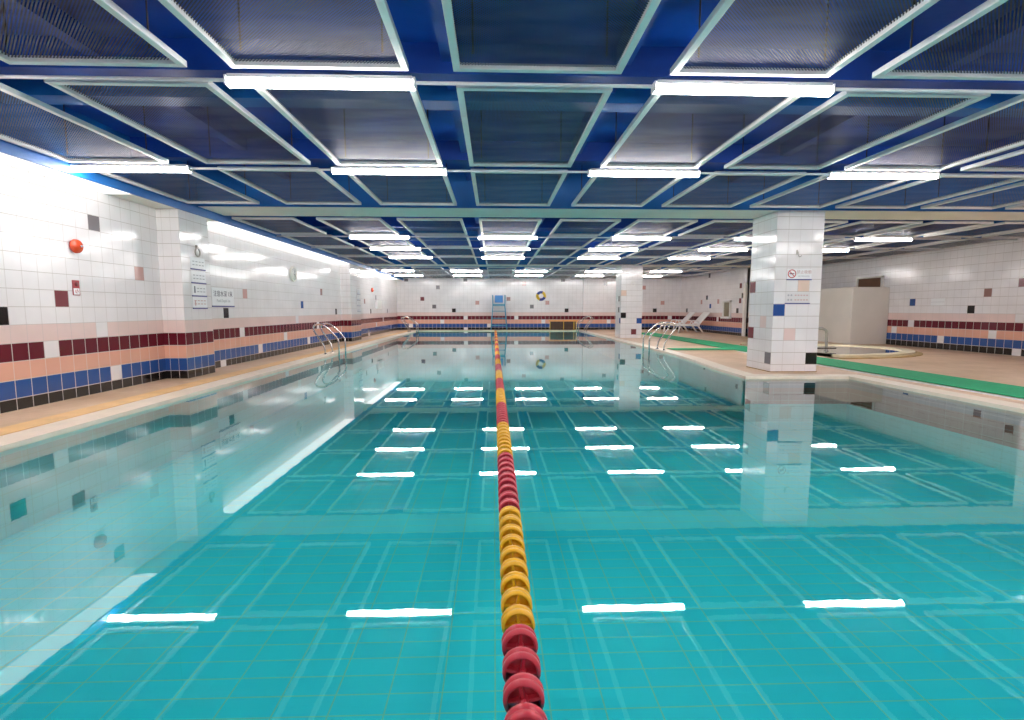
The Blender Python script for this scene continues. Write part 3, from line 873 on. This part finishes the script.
t = thing('wall_clock', 'round white wall clock high on the left wall', 'clock', M=on_left(12.92, 1.895, -4.93))
mb = MB(); mb.lathe([(0, 0), (.175, 0), (.185, .02), (.180, .055), (.155, .06), (.150, .045), (0, .045)], seg=32); mb.build('case', M_cream, t)
mb = MB(); mb.lathe([(0, .045), (.150, .045), (.150, .048), (0, .048)], seg=32); mb.build('face', M_clockf, t)
mb = MB(); mb.box((-.005, -.02, .048), (.005, .11, .052), mat=Matrix.Rotation(-.5, 4, 'Z')); mb.build('hand', M_ink, t)
mb = MB(); mb.box((-.006, -.02, .052), (.006, .075, .056), mat=Matrix.Rotation(-2.4, 4, 'Z')); mb.build('hand', M_ink, t)
mb = MB()
for k in range(12):
    mb.box((-.004, .125, .048), (.004, .145, .050), mat=Matrix.Rotation(k * pi / 6, 4, 'Z'))
mb.build('hour_marks', M_ink, t)

# ------------------------------------------------------------------ right hand side: partition, openings, plunge pool
mb = MB()
mb.box((10.62, 15.0, 0), (11.74, 18.6, 1.70), bev=.012)
struct(mb.build('wall_partition', M_part))
mb = MB()
mb.box((11.735, 15.35, 1.66), (11.752, 16.35, 2.00), 0)
struct(mb.build('window_1', M_wood))
mb = MB()
for lo, hi in (((11.70, 15.28, 1.66), (11.75, 15.35, 2.05)), ((11.70, 16.35, 1.66), (11.75, 16.42, 2.05)), ((11.70, 15.28, 2.0), (11.75, 16.42, 2.05))): mb.box(lo, hi, bev=.004)
struct(mb.build('window_1_frame', M_cream))
mb = MB(); mb.box((9.68, 20.9, .75), (9.702, 21.45, 1.33), 0)
struct(mb.build('window_2', M_glassy))
mb = MB()
for lo, hi in (((9.64, 20.82, .69), (9.70, 20.9, 1.40)), ((9.64, 21.45, .69), (9.70, 21.53, 1.40)), ((9.64, 20.82, 1.33), (9.70, 21.53, 1.40)), ((9.58, 20.78, .66), (9.70, 21.57, .74))): mb.box(lo, hi, bev=.004)
struct(mb.build('window_2_frame', M_white))

t = thing('plunge_pool', 'low curved paddling pool with pale raised rim on the right deck', 'pool', (7.3, 12.75, 0))
def darc(rx, ry, n=40, y0=None):
    pts = [(rx * cos(a), ry * sin(a)) for a in [-pi / 2 + pi * k / n for k in range(n + 1)]]
    return pts
out = [(0, -2.15)] + darc(2.95, 2.15) + [(0, 2.15)]
mb = MB()
A, B = darc(2.95, 2.15), darc(2.68, 1.90)
pA = [(-.0, -2.15)] + A + [(0, 2.15)]
def ring(mb, A, B, z0, z1):
    n = len(A)
    va = [[mb.bm.verts.new((x, y, z)) for x, y in P] for P, z in ((A, z0), (A, z1), (B, z1), (B, z0))]
    for r in range(3):
        for i in range(n):
            j = (i + 1) % n
            mb.bm.faces.new([va[r][i], va[r][j], va[r + 1][j], va[r + 1][i]])
ring(mb, A, B, 0, .07)
mb.build('rim', plain('pale_yellow_rim', (.80, .70, .48), .45, var=.06), t)
mb = MB()
ring(mb, [(x * 1.05, y * 1.06) for x, y in A], A, 0, .022); mb.build('kerb', plain('ochre_stained_kerb', (.50, .34, .14), .6, var=.2, scale=4), t)
mb = MB(); mb.prism(B, .004, .008); mb.build('basin_floor', plain('pale_basin_tile', (.72, .66, .54), .4, var=.05), t)
mb = MB(); mb.face([(x, y, .045) for x, y in B]); o = mb.build('water', watermat('shallow_water', (.90, .97, .95), 1.33), t)
# steel handrail and dark grating at its near side
t = thing('handrail', 'bent steel grab rail beside the small curved pool', 'handrail', (7.72, 12.0, 0))
mb = MB(); mb.tube(fillet([(-.75, 0, .06), (-.70, 0, .62), (.10, 0, .585), (.195, 0, .53), (.215, 0, .0)], .06), .03, seg=10); mb.build('rail', M_steel2, t)
for x in (-.75, .215):
    mb = MB(); mb.lathe([(0, .045), (.05, .045), (.05, .055), (.026, .062), (0, .062)], Matrix.Translation((x, 0, 0)), seg=16); mb.build('flange', M_chrome, t)
mb = MB(); mb.box((-.75, -.03, .10), (.44, .03, .13), bev=.006); o = mb.build('foot_bar', M_dark, t); o['label'] = 'dark flat foot bar'
# ------------------------------------------------------------------ camera, world, view
cam = bpy.data.cameras.new('camera'); co = bpy.data.objects.new('camera', cam); link(co)
cam.sensor_width = 36; cam.lens = 515 / 1024 * 36; cam.clip_start = .05; cam.clip_end = 200
co.location = (0, 0, 1.035)
co.rotation_euler = (pi / 2 - pi_r, 0, -ya_r)
S.camera = co
wd = bpy.data.worlds.new('world'); S.world = wd; wd.use_nodes = True
wd.node_tree.nodes['Background'].inputs[0].default_value = (.75, .85, 1, 1)
wd.node_tree.nodes['Background'].inputs[1].default_value = 0.05
S.view_settings.view_transform = 'Standard'
S.view_settings.look = 'None'
S.view_settings.gamma = 1
S.view_settings.use_curve_mapping = False
S.view_settings.exposure = 1.85
cy = S.cycles
cy.use_denoising = True
cy.max_bounces = 10; cy.diffuse_bounces = 5; cy.glossy_bounces = 5; cy.transparent_max_bounces = 16
cy.sample_clamp_indirect = 6.0
